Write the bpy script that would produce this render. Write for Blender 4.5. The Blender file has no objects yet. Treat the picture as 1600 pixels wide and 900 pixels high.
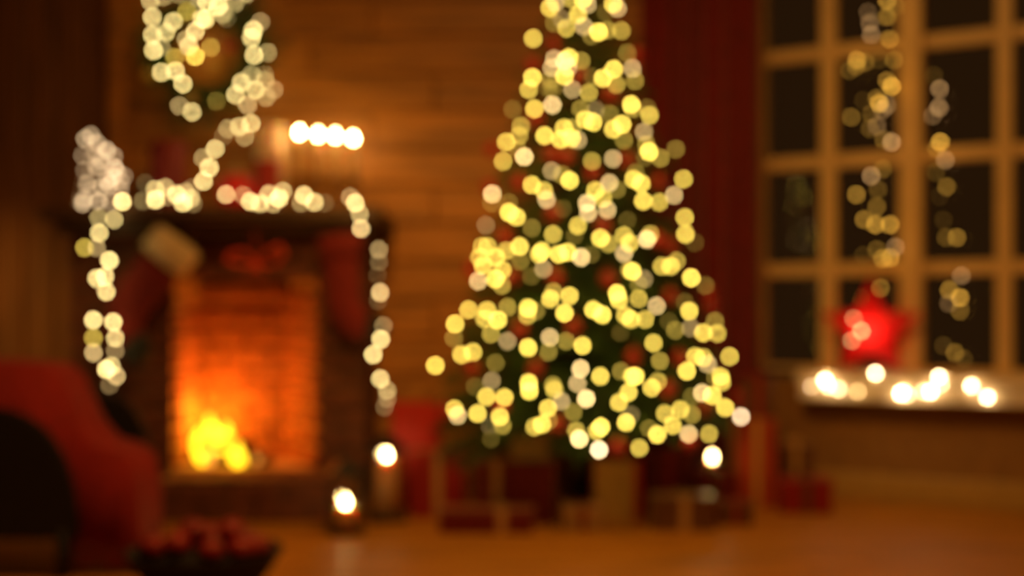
import bpy, bmesh, math, random
from mathutils import Vector, Matrix
random.seed(7)
R = random.random
PI = math.pi
scene = bpy.context.scene
COL = scene.collection

# ------------------------------------------------------------------ camera, world, exposure
CH, F, HZ = 0.855, 1900.0, 490.0          # eye height, focal length in px of a 1600 px frame, horizon row
FOCUS, APERTURE = 1.0, 0.0190             # focus distance and aperture diameter in metres
cam_d = bpy.data.cameras.new('camera')
cam = bpy.data.objects.new('camera', cam_d); COL.objects.link(cam)
cam.location = (0, 0, CH); cam.rotation_euler = (PI/2, 0, 0)
cam_d.sensor_width = 36.0; cam_d.lens = 36.0*F/1600.0
cam_d.shift_y = (HZ-450)/1600.0
cam_d.clip_start = 0.05
cam_d.dof.use_dof = True; cam_d.dof.focus_distance = FOCUS
cam_d.dof.aperture_fstop = cam_d.lens/1000.0/APERTURE
cam_d.dof.aperture_blades = 0
scene.camera = cam

world = bpy.data.worlds.new('night'); scene.world = world; world.use_nodes = True
bg = world.node_tree.nodes['Background']
bg.inputs[0].default_value = (1.0, 0.42, 0.12, 1); bg.inputs[1].default_value = 0.02

ROOM_FILL = 66.0
ld = bpy.data.lights.new('room_fill', 'AREA'); ld.energy = ROOM_FILL; ld.color = (1.0, 0.46, 0.10)  # unseen area light added overhead to lift the whole room
ld.shape = 'DISK'; ld.size = 0.9
lo = bpy.data.objects.new('room_fill', ld); COL.objects.link(lo); lo.location = (0.15, 2.95, 3.35)
def fill_spot(name, loc, aim, energy, size, col=(1.0, 0.48, 0.08)):
    d = bpy.data.lights.new(name, 'SPOT'); d.energy = energy; d.color = col
    d.spot_size = math.radians(size); d.spot_blend = 1.0; d.shadow_soft_size = 0.06
    o = bpy.data.objects.new(name, d); COL.objects.link(o); o.location = loc
    o.rotation_euler = (Vector(aim)-Vector(loc)).to_track_quat('-Z', 'Y').to_euler()
fill_spot('wall_fill_spot', (-0.5, 2.5, 2.3), (-0.36, 5.95, 0.95), 130.0, 36)  # unseen spot added to brighten the back wall between fireplace and tree
fill_spot('corner_fill_spot', (-2.5, 2.6, 1.7), (-2.45, 5.95, 0.72), 190.0, 24)  # unseen spot added to brighten the low boards left of the mantel

vs = scene.view_settings
vs.view_transform = 'Standard'; vs.look = 'None'; vs.exposure = 0.0; vs.gamma = 1.0; vs.use_curve_mapping = False
cy = scene.cycles
cy.use_adaptive_sampling = False
cy.use_denoising = True
cy.sample_clamp_indirect = 4.0
cy.max_bounces = 6
cy.caustics_reflective = False; cy.caustics_refractive = False

# ------------------------------------------------------------------ helpers
def P(px, py, Y):
    return Vector(((px-800)/F*Y, Y, CH-(py-HZ)/F*Y))
def PX(px, Y): return (px-800)/F*Y
def PZ(py, Y): return CH-(py-HZ)/F*Y

MATS = {}
def mat(name, col, rough=0.6, metal=0.0, noise=12.0, amt=0.18, stretch=(1,1,1), bump=0.0, coat=0.0, trans=0.0, sheen=0.0):
    if name in MATS: return MATS[name]
    m = bpy.data.materials.new(name); m.use_nodes = True; nt = m.node_tree
    b = nt.nodes['Principled BSDF']
    b.inputs['Roughness'].default_value = rough; b.inputs['Metallic'].default_value = metal
    b.inputs['Coat Weight'].default_value = coat; b.inputs['Transmission Weight'].default_value = trans
    b.inputs['Sheen Weight'].default_value = sheen
    tc = nt.nodes.new('ShaderNodeTexCoord'); mp = nt.nodes.new('ShaderNodeMapping')
    mp.inputs['Scale'].default_value = stretch
    oi = nt.nodes.new('ShaderNodeObjectInfo')
    ad = nt.nodes.new('ShaderNodeVectorMath'); ad.operation = 'ADD'
    sc_ = nt.nodes.new('ShaderNodeMath'); sc_.operation = 'MULTIPLY'; sc_.inputs[1].default_value = 37.0
    nt.links.new(oi.outputs['Random'], sc_.inputs[0])
    nt.links.new(tc.outputs['Object'], mp.inputs[0]); nt.links.new(mp.outputs[0], ad.inputs[0]); nt.links.new(sc_.outputs[0], ad.inputs[1])
    n = nt.nodes.new('ShaderNodeTexNoise'); n.inputs['Scale'].default_value = noise; n.inputs['Detail'].default_value = 5
    nt.links.new(ad.outputs[0], n.inputs['Vector'])
    r = nt.nodes.new('ShaderNodeValToRGB')
    r.color_ramp.elements[0].position = 0.3; r.color_ramp.elements[1].position = 0.72
    r.color_ramp.elements[0].color = tuple(c*(1-amt) for c in col)+(1,)
    r.color_ramp.elements[1].color = tuple(min(1, c*(1+amt)) for c in col)+(1,)
    nt.links.new(n.outputs['Fac'], r.inputs[0]); nt.links.new(r.outputs[0], b.inputs['Base Color'])
    if bump:
        bp = nt.nodes.new('ShaderNodeBump'); bp.inputs['Strength'].default_value = bump; bp.inputs['Distance'].default_value = 0.01
        nt.links.new(n.outputs['Fac'], bp.inputs['Height']); nt.links.new(bp.outputs[0], b.inputs['Normal'])
    MATS[name] = m
    return m
def emat(name, col, strength):
    if name in MATS: return MATS[name]
    m = bpy.data.materials.new(name); m.use_nodes = True; nt = m.node_tree
    b = nt.nodes['Principled BSDF']
    b.inputs['Base Color'].default_value = (0.8, 0.75, 0.6, 1)
    b.inputs['Emission Color'].default_value = tuple(col)+(1,); b.inputs['Emission Strength'].default_value = strength
    MATS[name] = m
    return m
def glass(name, tint=(0.92, 0.92, 0.9), refl=0.08):
    if name in MATS: return MATS[name]
    m = bpy.data.materials.new(name); m.use_nodes = True; nt = m.node_tree
    nt.nodes.remove(nt.nodes['Principled BSDF'])
    out = nt.nodes['Material Output']
    t = nt.nodes.new('ShaderNodeBsdfTransparent'); t.inputs[0].default_value = tint+(1,)
    g = nt.nodes.new('ShaderNodeBsdfGlossy'); g.inputs['Roughness'].default_value = 0.02
    lw = nt.nodes.new('ShaderNodeLayerWeight'); lw.inputs[0].default_value = 0.35
    mr = nt.nodes.new('ShaderNodeMath'); mr.operation = 'MULTIPLY_ADD'; mr.inputs[1].default_value = 0.2; mr.inputs[2].default_value = refl
    mx = nt.nodes.new('ShaderNodeMixShader')
    nt.links.new(lw.outputs['Fresnel'], mr.inputs[0]); nt.links.new(mr.outputs[0], mx.inputs[0])
    nt.links.new(t.outputs[0], mx.inputs[1]); nt.links.new(g.outputs[0], mx.inputs[2]); nt.links.new(mx.outputs[0], out.inputs[0])
    MATS[name] = m
    return m

def tag(o, label=None, cat=None, group=None, kind=None):
    if label: o['label'] = label
    if cat: o['category'] = cat
    if group: o['group'] = group
    if kind: o['kind'] = kind
    return o
def link(name, me, parent=None, M=None, m=None):
    o = bpy.data.objects.new(name, me); COL.objects.link(o)
    if m is not None and me is not None and len(me.materials) == 0: me.materials.append(m)
    if parent is not None: o.parent = parent
    if M is not None: o.matrix_basis = M
    return o
def empty(name, loc, label, cat, group=None, rz=0):
    o = bpy.data.objects.new(name, None); COL.objects.link(o)
    o.location = loc; o.rotation_euler = (0, 0, rz); o.empty_display_size = 0.05
    return tag(o, label, cat, group)
def mesh_bm(bm, name, smooth=False):
    me = bpy.data.meshes.new(name)
    bmesh.ops.recalc_face_normals(bm, faces=bm.faces[:])
    if smooth:
        for f in bm.faces: f.smooth = True
    bm.to_mesh(me); bm.free(); return me
def T(x=0, y=0, z=0, rz=0, rx=0, ry=0, s=None):
    M = Matrix.Translation((x, y, z)) @ Matrix.Rotation(rz, 4, 'Z') @ Matrix.Rotation(ry, 4, 'Y') @ Matrix.Rotation(rx, 4, 'X')
    if s is not None: M = M @ Matrix.Diagonal((s[0], s[1], s[2], 1))
    return M
def box_me(name, sx, sy, sz, bev=0.0, seg=1, base=True):
    bm = bmesh.new(); bmesh.ops.create_cube(bm, size=1)
    for v in bm.verts:
        v.co = Vector((v.co.x*sx, v.co.y*sy, (v.co.z+(0.5 if base else 0))*sz))
    if bev: bmesh.ops.bevel(bm, geom=bm.edges[:], offset=bev, segments=seg, affect='EDGES', profile=0.6)
    return mesh_bm(bm, name)
def lathe_me(name, prof, n=20, smooth=True):
    bm = bmesh.new(); rings = []
    for r, z in prof:
        if r < 1e-5: rings.append([bm.verts.new((0, 0, z))])
        else: rings.append([bm.verts.new((r*math.cos(2*PI*i/n), r*math.sin(2*PI*i/n), z)) for i in range(n)])
    for a, b in zip(rings, rings[1:]):
        for i in range(n):
            j = (i+1) % n
            if len(a) == 1 and len(b) == 1: continue
            if len(a) == 1: bm.faces.new((a[0], b[i], b[j]))
            elif len(b) == 1: bm.faces.new((a[i], b[0], a[j]))
            else: bm.faces.new((a[i], b[i], b[j], a[j]))
    for ring in (rings[0], rings[-1]):
        if len(ring) > 1: bm.faces.new(ring)
    return mesh_bm(bm, name, smooth)
def tube_bm(bm, path, rads, n=6, ell=1.0, up=Vector((0, 0, 1)), cap=True):
    path = [Vector(p) for p in path]
    if not isinstance(rads, (list, tuple)): rads = [rads]*len(path)
    rings = []
    for i, p in enumerate(path):
        d = (path[min(i+1, len(path)-1)]-path[max(i-1, 0)])
        if d.length < 1e-9: d = Vector((0, 0, 1))
        d.normalize()
        u = up if abs(d.dot(up)) < 0.95 else Vector((1, 0, 0))
        s = d.cross(u).normalized(); t = s.cross(d)
        rings.append([bm.verts.new(p+(s*math.cos(2*PI*k/n)*ell+t*math.sin(2*PI*k/n))*rads[i]) for k in range(n)])
    for a, b in zip(rings, rings[1:]):
        for k in range(n): bm.faces.new((a[k], a[(k+1) % n], b[(k+1) % n], b[k]))
    if cap: bm.faces.new(rings[0][::-1]); bm.faces.new(rings[-1])
def tube_me(name, path, rads, n=6, ell=1.0, up=Vector((0, 0, 1)), smooth=True):
    bm = bmesh.new(); tube_bm(bm, path, rads, n, ell, up); return mesh_bm(bm, name, smooth)
def ico_me(name, r, sub=2, s=(1, 1, 1)):
    bm = bmesh.new(); bmesh.ops.create_icosphere(bm, subdivisions=sub, radius=r)
    for v in bm.verts: v.co = Vector((v.co.x*s[0], v.co.y*s[1], v.co.z*s[2]))
    return mesh_bm(bm, name, True)
def poly_prism_me(name, pts, depth, bev=0.0):
    """outline in local XZ, thickness along Y centred on 0"""
    bm = bmesh.new()
    a = [bm.verts.new((x, -depth/2, z)) for x, z in pts]; b = [bm.verts.new((x, depth/2, z)) for x, z in pts]
    bm.faces.new(a); bm.faces.new(b[::-1]); n = len(pts)
    for i in range(n): bm.faces.new((a[i], b[i], b[(i+1) % n], a[(i+1) % n]))
    bmesh.ops.recalc_face_normals(bm, faces=bm.faces[:])
    if bev:
        es = [e for e in bm.edges if abs(e.verts[0].co.y-e.verts[1].co.y) < 1e-6]
        bmesh.ops.bevel(bm, geom=es, offset=bev, segments=2, affect='EDGES')
    return mesh_bm(bm, name)

# ------------------------------------------------------------------ materials
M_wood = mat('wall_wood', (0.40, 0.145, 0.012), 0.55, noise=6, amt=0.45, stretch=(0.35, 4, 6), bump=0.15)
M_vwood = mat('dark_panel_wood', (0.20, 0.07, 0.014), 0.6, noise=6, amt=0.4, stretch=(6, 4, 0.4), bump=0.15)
M_floor = mat('floor_wood', (0.41, 0.160, 0.009), 0.5, noise=5, amt=0.4, stretch=(0.4, 5, 4), bump=0.08)
M_floor.node_tree.nodes['Principled BSDF'].inputs['Specular IOR Level'].default_value = 0.2
M_gap = mat('dark_gap', (0.04, 0.018, 0.008), 0.9)
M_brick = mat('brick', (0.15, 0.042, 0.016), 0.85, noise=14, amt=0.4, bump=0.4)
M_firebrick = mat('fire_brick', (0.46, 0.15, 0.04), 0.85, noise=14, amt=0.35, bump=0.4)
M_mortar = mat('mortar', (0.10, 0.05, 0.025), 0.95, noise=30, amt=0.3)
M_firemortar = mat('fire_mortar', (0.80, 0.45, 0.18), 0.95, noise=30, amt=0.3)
M_mantel = mat('mantel_wood', (0.07, 0.03, 0.012), 0.5, noise=8, amt=0.4, stretch=(0.4, 5, 5))
M_white = mat('window_white', (0.80, 0.54, 0.23), 0.45, noise=9, amt=0.06)
M_sill = mat('sill_white', (0.85, 0.68, 0.42), 0.45, noise=9, amt=0.06)
M_plaster = mat('under_window_wall', (0.30, 0.15, 0.035), 0.8, noise=18, amt=0.15)
M_base = mat('baseboard_paint', (0.48, 0.29, 0.07), 0.5, noise=18, amt=0.1)
M_curtain = mat('curtain_velvet', (0.19, 0.004, 0.003), 0.85, noise=22, amt=0.3, sheen=0.2)
M_glass = glass('window_glass', (0.9, 0.88, 0.84), 0.01)
M_lglass = glass('lantern_glass', (0.97, 0.96, 0.94), 0.06)
M_black = mat('black_metal', (0.012, 0.010, 0.009), 0.4, 0.6)
M_dark = mat('dark_cane', (0.012, 0.009, 0.008), 0.6, noise=60, amt=0.5, bump=0.3)
M_brass = mat('brass', (0.42, 0.20, 0.05), 0.35, 1.0)
M_wire = mat('green_wire', (0.01, 0.02, 0.008), 0.6)
M_wwire = mat('white_wire', (0.6, 0.5, 0.42), 0.5)
M_needle = mat('fir_needles', (0.045, 0.10, 0.010), 0.6, noise=4, amt=0.4)
M_bark = mat('bark', (0.08, 0.04, 0.02), 0.9, noise=20, amt=0.4, bump=0.5)
M_red = mat('red_bauble', (0.42, 0.008, 0.006), 0.28, 0.3, noise=5, amt=0.1, coat=0.3)
M_gold = mat('gold_bauble', (0.75, 0.40, 0.07), 0.3, 0.7, noise=5, amt=0.1)
M_cap = mat('bauble_cap', (0.5, 0.35, 0.12), 0.4, 1.0)
M_throw = mat('red_throw', (0.26, 0.006, 0.003), 0.95, noise=40, amt=0.3, bump=0.3, sheen=0.1)
M_wax = mat('ivory_wax', (0.88, 0.62, 0.36), 0.5, noise=8, amt=0.05)
M_wax.node_tree.nodes['Principled BSDF'].inputs['Subsurface Weight'].default_value = 0.7
M_wax.node_tree.nodes['Principled BSDF'].inputs['Subsurface Radius'].default_value = (1.0, 0.4, 0.12)
M_wax.node_tree.nodes['Principled BSDF'].inputs['Subsurface Scale'].default_value = 0.06
M_bigball = mat('red_glass_ball', (0.75, 0.010, 0.008), 0.4, noise=5, amt=0.1)
M_redwax = mat('red_tin', (0.42, 0.02, 0.012), 0.5, noise=8, amt=0.15)
M_cuff = mat('stocking_cuff', (0.80, 0.58, 0.34), 0.95, noise=50, amt=0.3, bump=0.4)
M_sock = mat('stocking_red', (0.15, 0.007, 0.004), 0.95, noise=40, amt=0.35, bump=0.3)
M_socktoe = mat('stocking_toe', (0.02, 0.018, 0.014), 0.95, noise=40, amt=0.35)
M_log = mat('charred_log', (0.05, 0.025, 0.012), 0.95, noise=14, amt=0.6, bump=0.6)
M_apple = mat('apple_skin', (0.32, 0.012, 0.006), 0.5, noise=7, amt=0.35, coat=0.0)
M_stem = mat('stem', (0.06, 0.035, 0.012), 0.8)
M_bowl = mat('dark_bowl', (0.014, 0.008, 0.006), 0.9, noise=25, amt=0.4, bump=0.3)

# ------------------------------------------------------------------ setting: floor, walls, window wall
WALL_Y = 5.95
XL = -3.3
U = Vector((0.868, -0.497, 0)).normalized(); NRM = Vector((0.497, 0.868, 0)).normalized()   # along the window wall, and out of the room
W0 = Vector((1.737, 5.5, 0))
def wt(px, off=0.0):
    k = (px-800)/F; q = W0+NRM*off
    return (k*q.y-q.x)/(U.x-k*U.y)
def wpt(t, off=0.0, z=0.0):
    p = W0+NRM*off+U*t; return Vector((p.x, p.y, z))
def WP(px, py, off=0.0):
    p = wpt(wt(px, off), off); p.z = PZ(py, p.y); return p
ANG = math.atan2(U.y, U.x)
t_corner = (5.5-WALL_Y)/0.497
X_CORNER = W0.x+U.x*t_corner

# floor: base slab with boards
fl = tag(link('floor', box_me('floor', 8, 6.6, 0.05), None, T(-0.3, 3.2, -0.075), M_gap), kind='structure')
bw = 0.15
fb = [box_me('board', L, bw-0.004, 0.03, 0.003) for L in (1.9, 2.3, 1.5)]
for m_ in fb: m_.materials.append(M_floor)
inv = fl.matrix_basis.inverted()
y = 0.6; row = 0
while y < 6.05:
    x = -3.6+(row*0.73) % 1.3
    k = row
    while x < 3.4:
        L = (1.9, 2.3, 1.5)[k % 3]
        cx = x+L/2
        if y > 2.2 or abs(cx) < 1.6:
            if (Vector((cx-L/2, y, 0))-W0).dot(NRM) < 0.1:
                link('board', fb[k % 3], fl, inv @ T(cx, y, -0.03))
        x += L+0.003; k += 1
    y += bw; row += 1

# back wall: horizontal boards, and a panel of upright boards left of the chimney
X_SPLIT = -1.93
wb = tag(link('wall_back', box_me('wall_back', X_CORNER+0.25-X_SPLIT, 0.12, 3.6), None, T((X_CORNER+0.25+X_SPLIT)/2, WALL_Y+0.09, 0), M_gap), kind='structure')
inv = wb.matrix_basis.inverted()
bh = 0.185
lens = [1.25, 0.95, 1.55]
hb = [box_me('plank', L-0.004, 0.035, bh-0.006, 0.006) for L in lens]
for m_ in hb: m_.materials.append(M_wood)
z = 0.0; row = 0
while z < 3.5:
    x = X_SPLIT; k = row*2
    xe = X_CORNER+0.1
    while x < xe-0.3:
        L = lens[k % 3]
        if x+L > xe+0.25: 
            me = box_me('plank', xe-x, 0.035, bh-0.006, 0.006); me.materials.append(M_wood); L = xe-x
        else: me = hb[k % 3]
        link('plank', me, wb, inv @ T(x+L/2, WALL_Y+0.012+0.004*math.sin(row*3.1+k), z))
        x += L; k += 1
    z += bh; row += 1
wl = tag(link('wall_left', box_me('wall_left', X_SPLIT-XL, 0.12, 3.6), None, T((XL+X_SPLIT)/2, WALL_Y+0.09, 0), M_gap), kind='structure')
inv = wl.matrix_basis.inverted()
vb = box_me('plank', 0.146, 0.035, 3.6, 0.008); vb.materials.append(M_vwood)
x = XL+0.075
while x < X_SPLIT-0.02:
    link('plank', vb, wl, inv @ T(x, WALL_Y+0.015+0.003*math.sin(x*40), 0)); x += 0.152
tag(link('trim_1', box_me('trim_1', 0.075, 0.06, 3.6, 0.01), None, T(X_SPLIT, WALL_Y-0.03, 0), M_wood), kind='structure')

# window wall
SILL_Z = 0.588; APRON = 0.128
t0, t1 = t_corner-0.02, 1.9
wr = tag(link('wall_right', box_me('wall_right', t1-t0, 0.2, SILL_Z-0.04), None, Matrix.Translation(wpt((t0+t1)/2, 0.1)) @ Matrix.Rotation(ANG, 4, 'Z'), M_plaster), kind='structure')
tL = wt(1172, 0.06)
pier = link('pier', box_me('pier', tL-t0-0.02, 0.2, 3.6), wr, wr.matrix_basis.inverted() @ Matrix.Translation(wpt((t0+tL)/2, 0.1)) @ Matrix.Rotation(ANG, 4, 'Z'), M_plaster)
tag(link('baseboard_right', box_me('baseboard_right', t1-t0-0.05, 0.025, 0.125, 0.006), None, Matrix.Translation(wpt((t0+t1)/2+0.03, -0.0135)) @ Matrix.Rotation(ANG, 4, 'Z'), M_base), kind='structure')
s0, s1 = wt(1245, -0.09), 1.9
sill = tag(link('trim_2', box_me('trim_2', s1-s0, 0.24, 0.045, 0.006), None, Matrix.Translation(wpt((s0+s1)/2, 0.0, SILL_Z-0.045)) @ Matrix.Rotation(ANG, 4, 'Z'), M_sill), 'white window sill with fairy lights', None, None, 'structure')
link('apron', box_me('apron', s1-s0-0.03, 0.05, APRON-0.045, 0.006), sill, T(0, -0.085, -(APRON-0.045)), M_sill)

OFF = 0.06
win = tag(bpy.data.objects.new('window_1', None), None, None, None, 'structure'); COL.objects.link(win); win.location = wpt(0, OFF, SILL_Z)
win.rotation_euler = (0, 0, ANG)
H = 3.6-SILL_Z
def wz(py, px=1293): return WP(px, py, OFF).z-SILL_Z
rows = [wz(422), wz(253), wz(83), wz(-87)]
posts = [(1160, 1194, 0.09, 'frame_post'), (1281, 1306, 0.055, 'mullion'), (1404, 1440, 0.10, 'frame_post'), (1556, 1582, 0.055, 'mullion'), (1705, 1745, 0.10, 'frame_post'), (1890, 1920, 0.055, 'mullion')]
spans = []
for a, b, d, nm in posts:
    ta, tb = wt(a, OFF-d/2), wt(b, OFF-d/2)
    link(nm, box_me(nm, tb-ta, d, H, 0.006), win, T((ta+tb)/2, 0, 0), M_white); spans.append((ta, tb))
edges = []
for i in range(len(spans)-1): edges.append((spans[i][1], spans[i+1][0]))
zb = [0.0]+rows
for (a, b) in edges:
    L = b-a
    link('bottom_rail', box_me('bottom_rail', L, 0.05, 0.02, 0.004), win, T((a+b)/2, 0, 0), M_white)
    for r_ in rows:
        link('glazing_bar', box_me('glazing_bar', L, 0.045, 0.062, 0.006), win, T((a+b)/2, 0, r_-0.031), M_white)
    for i in range(len(zb)):
        z0 = zb[i]+(0.031 if i else 0.02); z1 = (zb[i+1]-0.031) if i+1 < len(zb) else H
        if z1-z0 > 0.05:
            link('pane', box_me('pane', L, 0.004, z1-z0), win, T((a+b)/2, 0.0, z0), M_glass)

# ------------------------------------------------------------------ curtain
def curtain(name, pts, label, folds, amp, z0=0.02, z1=2.68):
    pts = [Vector((a, b, 0)) for a, b in pts]
    seg = [(pts[i+1]-pts[i]).length for i in range(len(pts)-1)]; tot = sum(seg)
    def at(s):
        d = s*tot
        for i, L in enumerate(seg):
            if d <= L or i == len(seg)-1:
                dr = (pts[i+1]-pts[i])/L
                return pts[i]+dr*d, Vector((dr.y, -dr.x, 0))
            d -= L
    bm = bmesh.new(); N, K = folds*12, 8
    fr = []
    for th in (0.0, 0.006):
        g = []
        for j in range(K+1):
            zz = z0+(z1-z0)*j/K; line = []
            for i in range(N+1):
                s = i/N; p, n = at(s)
                a = amp*(0.75+0.4*(1-j/K))*(0.8+0.35*math.sin(s*9+1))
                q = p+n*(a*math.sin(2*PI*folds*s+0.5*math.sin(s*7+j*0.25))-th)
                line.append(bm.verts.new((q.x, q.y, zz)))
            g.append(line)
        fr.append(g)
    for g in fr:
        for j in range(K):
            for i in range(N): bm.faces.new((g[j][i], g[j][i+1], g[j+1][i+1], g[j+1][i]))
    a, b = fr
    for j in range(K):
        for i in (0, N): bm.faces.new((a[j][i], a[j+1][i], b[j+1][i], b[j][i]))
    for i in range(N):
        for j in (0, K): bm.faces.new((a[j][i], a[j][i+1], b[j][i+1], b[j][i]))
    o = link(name, mesh_bm(bm, name, True), None, None, M_curtain)
    return tag(o, label, 'curtain', 'red curtains by the window')
curtain('curtain', [(PX(1000, 5.84), 5.84), (PX(1070, 5.82), 5.82)], 'narrow dark red curtain fold hanging just behind the Christmas tree', 2, 0.035)
curtain('curtain', [(PX(1070, 5.78), 5.78), (PX(1130, 5.72), 5.72), (PX(1184, 5.62), 5.62)], 'wide dark red curtain hanging at the edge of the paned window', 4, 0.042)

# ------------------------------------------------------------------ fireplace
FY = 5.40
HEARTH_Z = 0.17
X0, X1 = PX(105, FY), PX(570, FY)
OX0, OX1, OZ = PX(272, FY), PX(492, FY), PZ(440, FY)
MZ = 1.315
fp = empty('fireplace', ((X0+X1)/2, FY, 0), 'dark brick fireplace with a burning fire and black mantel shelf', 'fireplace')
FI = Matrix.Translation(fp.location).inverted()
def fpart(name, me, M, m, parent=None):
    o = link(name, me, fp if parent is None else parent, None, m)
    o.matrix_basis = (FI @ M) if parent is None else (parent.matrix_basis.inverted() @ FI @ M)
    return o
BD = WALL_Y-FY-0.03
ch = fpart('chimney_breast', None, Matrix.Identity(4), None) if False else None
core_z = MZ-0.075
bm = bmesh.new()
def addbox(bm, x0, x1, y0, y1, z0, z1):
    vs_ = [bm.verts.new(c) for c in ((x0, y0, z0), (x1, y0, z0), (x1, y1, z0), (x0, y1, z0), (x0, y0, z1), (x1, y0, z1), (x1, y1, z1), (x0, y1, z1))]
    for f in ((0, 1, 2, 3), (4, 5, 6, 7), (0, 1, 5, 4), (1, 2, 6, 5), (2, 3, 7, 6), (3, 0, 4, 7)): bm.faces.new([vs_[i] for i in f])
g = 0.02
addbox(bm, X0+0.01, OX0-g, FY+0.012, WALL_Y-0.01, 0, core_z)
addbox(bm, OX1+g, X1-0.01, FY+0.012, WALL_Y-0.01, 0, core_z)
addbox(bm, OX0-g, OX1+g, FY+0.012, WALL_Y-0.01, OZ+g, core_z)
surround = fpart('surround', mesh_bm(bm, 'surround'), Matrix.Identity(4), M_mortar)
PITCH, BLEN = 0.088, 0.215
def brick_me(L, d=0.05, h=PITCH-0.016, m=M_brick, cache={}):
    key = (round(L, 3), d, m.name)
    if key not in cache:
        cache[key] = box_me('brick', L, d, h, 0.006); cache[key].materials.append(m)
    return cache[key]
def brick_run(parent, p0, p1, z0, z1, m, odd=0, h=PITCH):
    """bricks on a vertical face from p0 to p1 seen from the room side"""
    d = Vector(p1)-Vector(p0); Lt = d.length; d.normalize(); ang = math.atan2(d.y, d.x); nrm = Vector((-d.y, d.x, 0))
    z = z0; row = odd
    while z+h*0.6 < z1:
        s = -BLEN/2 if row % 2 else 0.0
        hh = min(h, z1-z)
        while s < Lt-0.02:
            a, b = max(s, 0), min(s+BLEN, Lt)
            if Lt-b < 0.05: b = Lt
            L = round(b-a-0.012, 3)
            if L > 0.02:
                q = Vector(p0)+d*((a+b)/2)+nrm*(0.014+random.uniform(-0.005, 0.004))
                me = brick_me(L, 0.05, h-0.016, m)
                fpart('brick', me, Matrix.Translation((q.x, q.y, z+0.005)) @ Matrix.Rotation(ang+random.uniform(-.008, .008), 4, 'Z'), None, parent)
            s = b if b == Lt else s+BLEN
        z += h; row += 1
brick_run(surround, (X0, FY+0.012, 0), (OX0, FY+0.012, 0), HEARTH_Z, core_z-0.01, M_brick)
brick_run(surround, (OX1, FY+0.012, 0), (X1, FY+0.012, 0), HEARTH_Z, core_z-0.01, M_brick, 1)
zt = HEARTH_Z+PITCH*math.ceil((OZ-HEARTH_Z)/PITCH)
OZ = zt-PITCH*0.5 if False else OZ
brick_run(surround, (OX0, FY+0.012, 0), (OX1, FY+0.012, 0), OZ+0.005, core_z-0.01, M_brick)
brick_run(surround, (X1-0.012, FY+0.03, 0), (X1-0.012, WALL_Y-0.03, 0), HEARTH_Z, core_z-0.01, M_brick)
# firebox
BX0, BX1, BY = PX(318, 5.76), PX(446, 5.76), 5.76
bm = bmesh.new()
def quad(bm, *c): bm.faces.new([bm.verts.new(v) for v in c])
e = 0.03
quad(bm, (OX0-.015, FY+e, HEARTH_Z), (BX0, BY+e, HEARTH_Z), (BX0, BY+e, OZ+.02), (OX0-.015, FY+e, OZ+.02))
quad(bm, (BX0, BY+e, HEARTH_Z), (BX1, BY+e, HEARTH_Z), (BX1, BY+e, OZ+.02), (BX0, BY+e, OZ+.02))
quad(bm, (BX1, BY+e, HEARTH_Z), (OX1+.015, FY+e, HEARTH_Z), (OX1+.015, FY+e, OZ+.02), (BX1, BY+e, OZ+.02))
quad(bm, (OX0-.015, FY+e, OZ+.02), (OX1+.015, FY+e, OZ+.02), (BX1, BY+e, OZ+.02), (BX0, BY+e, OZ+.02))
quad(bm, (OX0-.015, FY-.01, HEARTH_Z), (OX1+.015, FY-.01, HEARTH_Z), (BX1, BY+e, HEARTH_Z), (BX0, BY+e, HEARTH_Z))
bmesh.ops.remove_doubles(bm, verts=bm.verts[:], dist=1e-4)
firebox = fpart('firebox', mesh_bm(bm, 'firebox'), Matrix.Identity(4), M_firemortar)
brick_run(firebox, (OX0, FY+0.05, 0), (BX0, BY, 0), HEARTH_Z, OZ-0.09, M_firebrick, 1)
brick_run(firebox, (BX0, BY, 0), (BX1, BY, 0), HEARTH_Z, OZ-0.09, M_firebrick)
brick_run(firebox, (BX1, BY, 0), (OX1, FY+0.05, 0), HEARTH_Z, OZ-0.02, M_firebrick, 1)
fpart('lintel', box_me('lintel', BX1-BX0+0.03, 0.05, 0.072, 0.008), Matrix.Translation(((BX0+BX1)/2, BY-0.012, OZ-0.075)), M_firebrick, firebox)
# hearth
HX0, HX1, HY = PX(236, 5.0), PX(520, 5.0), 5.0
hearth = fpart('hearth', box_me('hearth', HX1-HX0-0.02, FY-HY+0.01, HEARTH_Z-0.03), Matrix.Translation(((HX0+HX1)/2, (HY+FY)/2+0.005, 0)), M_mortar)
brick_run(hearth, (HX0, HY, 0), (HX1, HY, 0), 0.0, HEARTH_Z-0.02, M_brick, 0, 0.074)
brick_run(hearth, (HX1-0.01, HY+0.03, 0), (HX1-0.01, FY-0.02, 0), 0.0, HEARTH_Z-0.02, M_brick, 1, 0.074)
nx = 7; w = (HX1-HX0)/nx
for i in range(nx):
    for j in range(2):
        fpart('hearth_tile', box_me('hearth_tile', w-0.01, 0.2-0.01, 0.032, 0.006), Matrix.Translation((HX0+w*(i+.5), HY+0.1+0.2*j, HEARTH_Z-0.03)), M_brick, hearth)
# mantel
mx0, mx1 = PX(60, 5.2), PX(592, 5.2)
mantel = fpart('mantel_shelf', box_me('mantel_shelf', mx1-mx0, WALL_Y-0.02-5.2, 0.06, 0.008, 2), Matrix.Translation(((mx0+mx1)/2, (WALL_Y-0.02+5.2)/2, MZ-0.06)), M_mantel)
fpart('moulding', box_me('moulding', mx1-mx0-0.1, 0.12, 0.05, 0.012, 2), Matrix.Translation(((mx0+mx1)/2, 5.34, MZ-0.11)), M_mantel, mantel)

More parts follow.
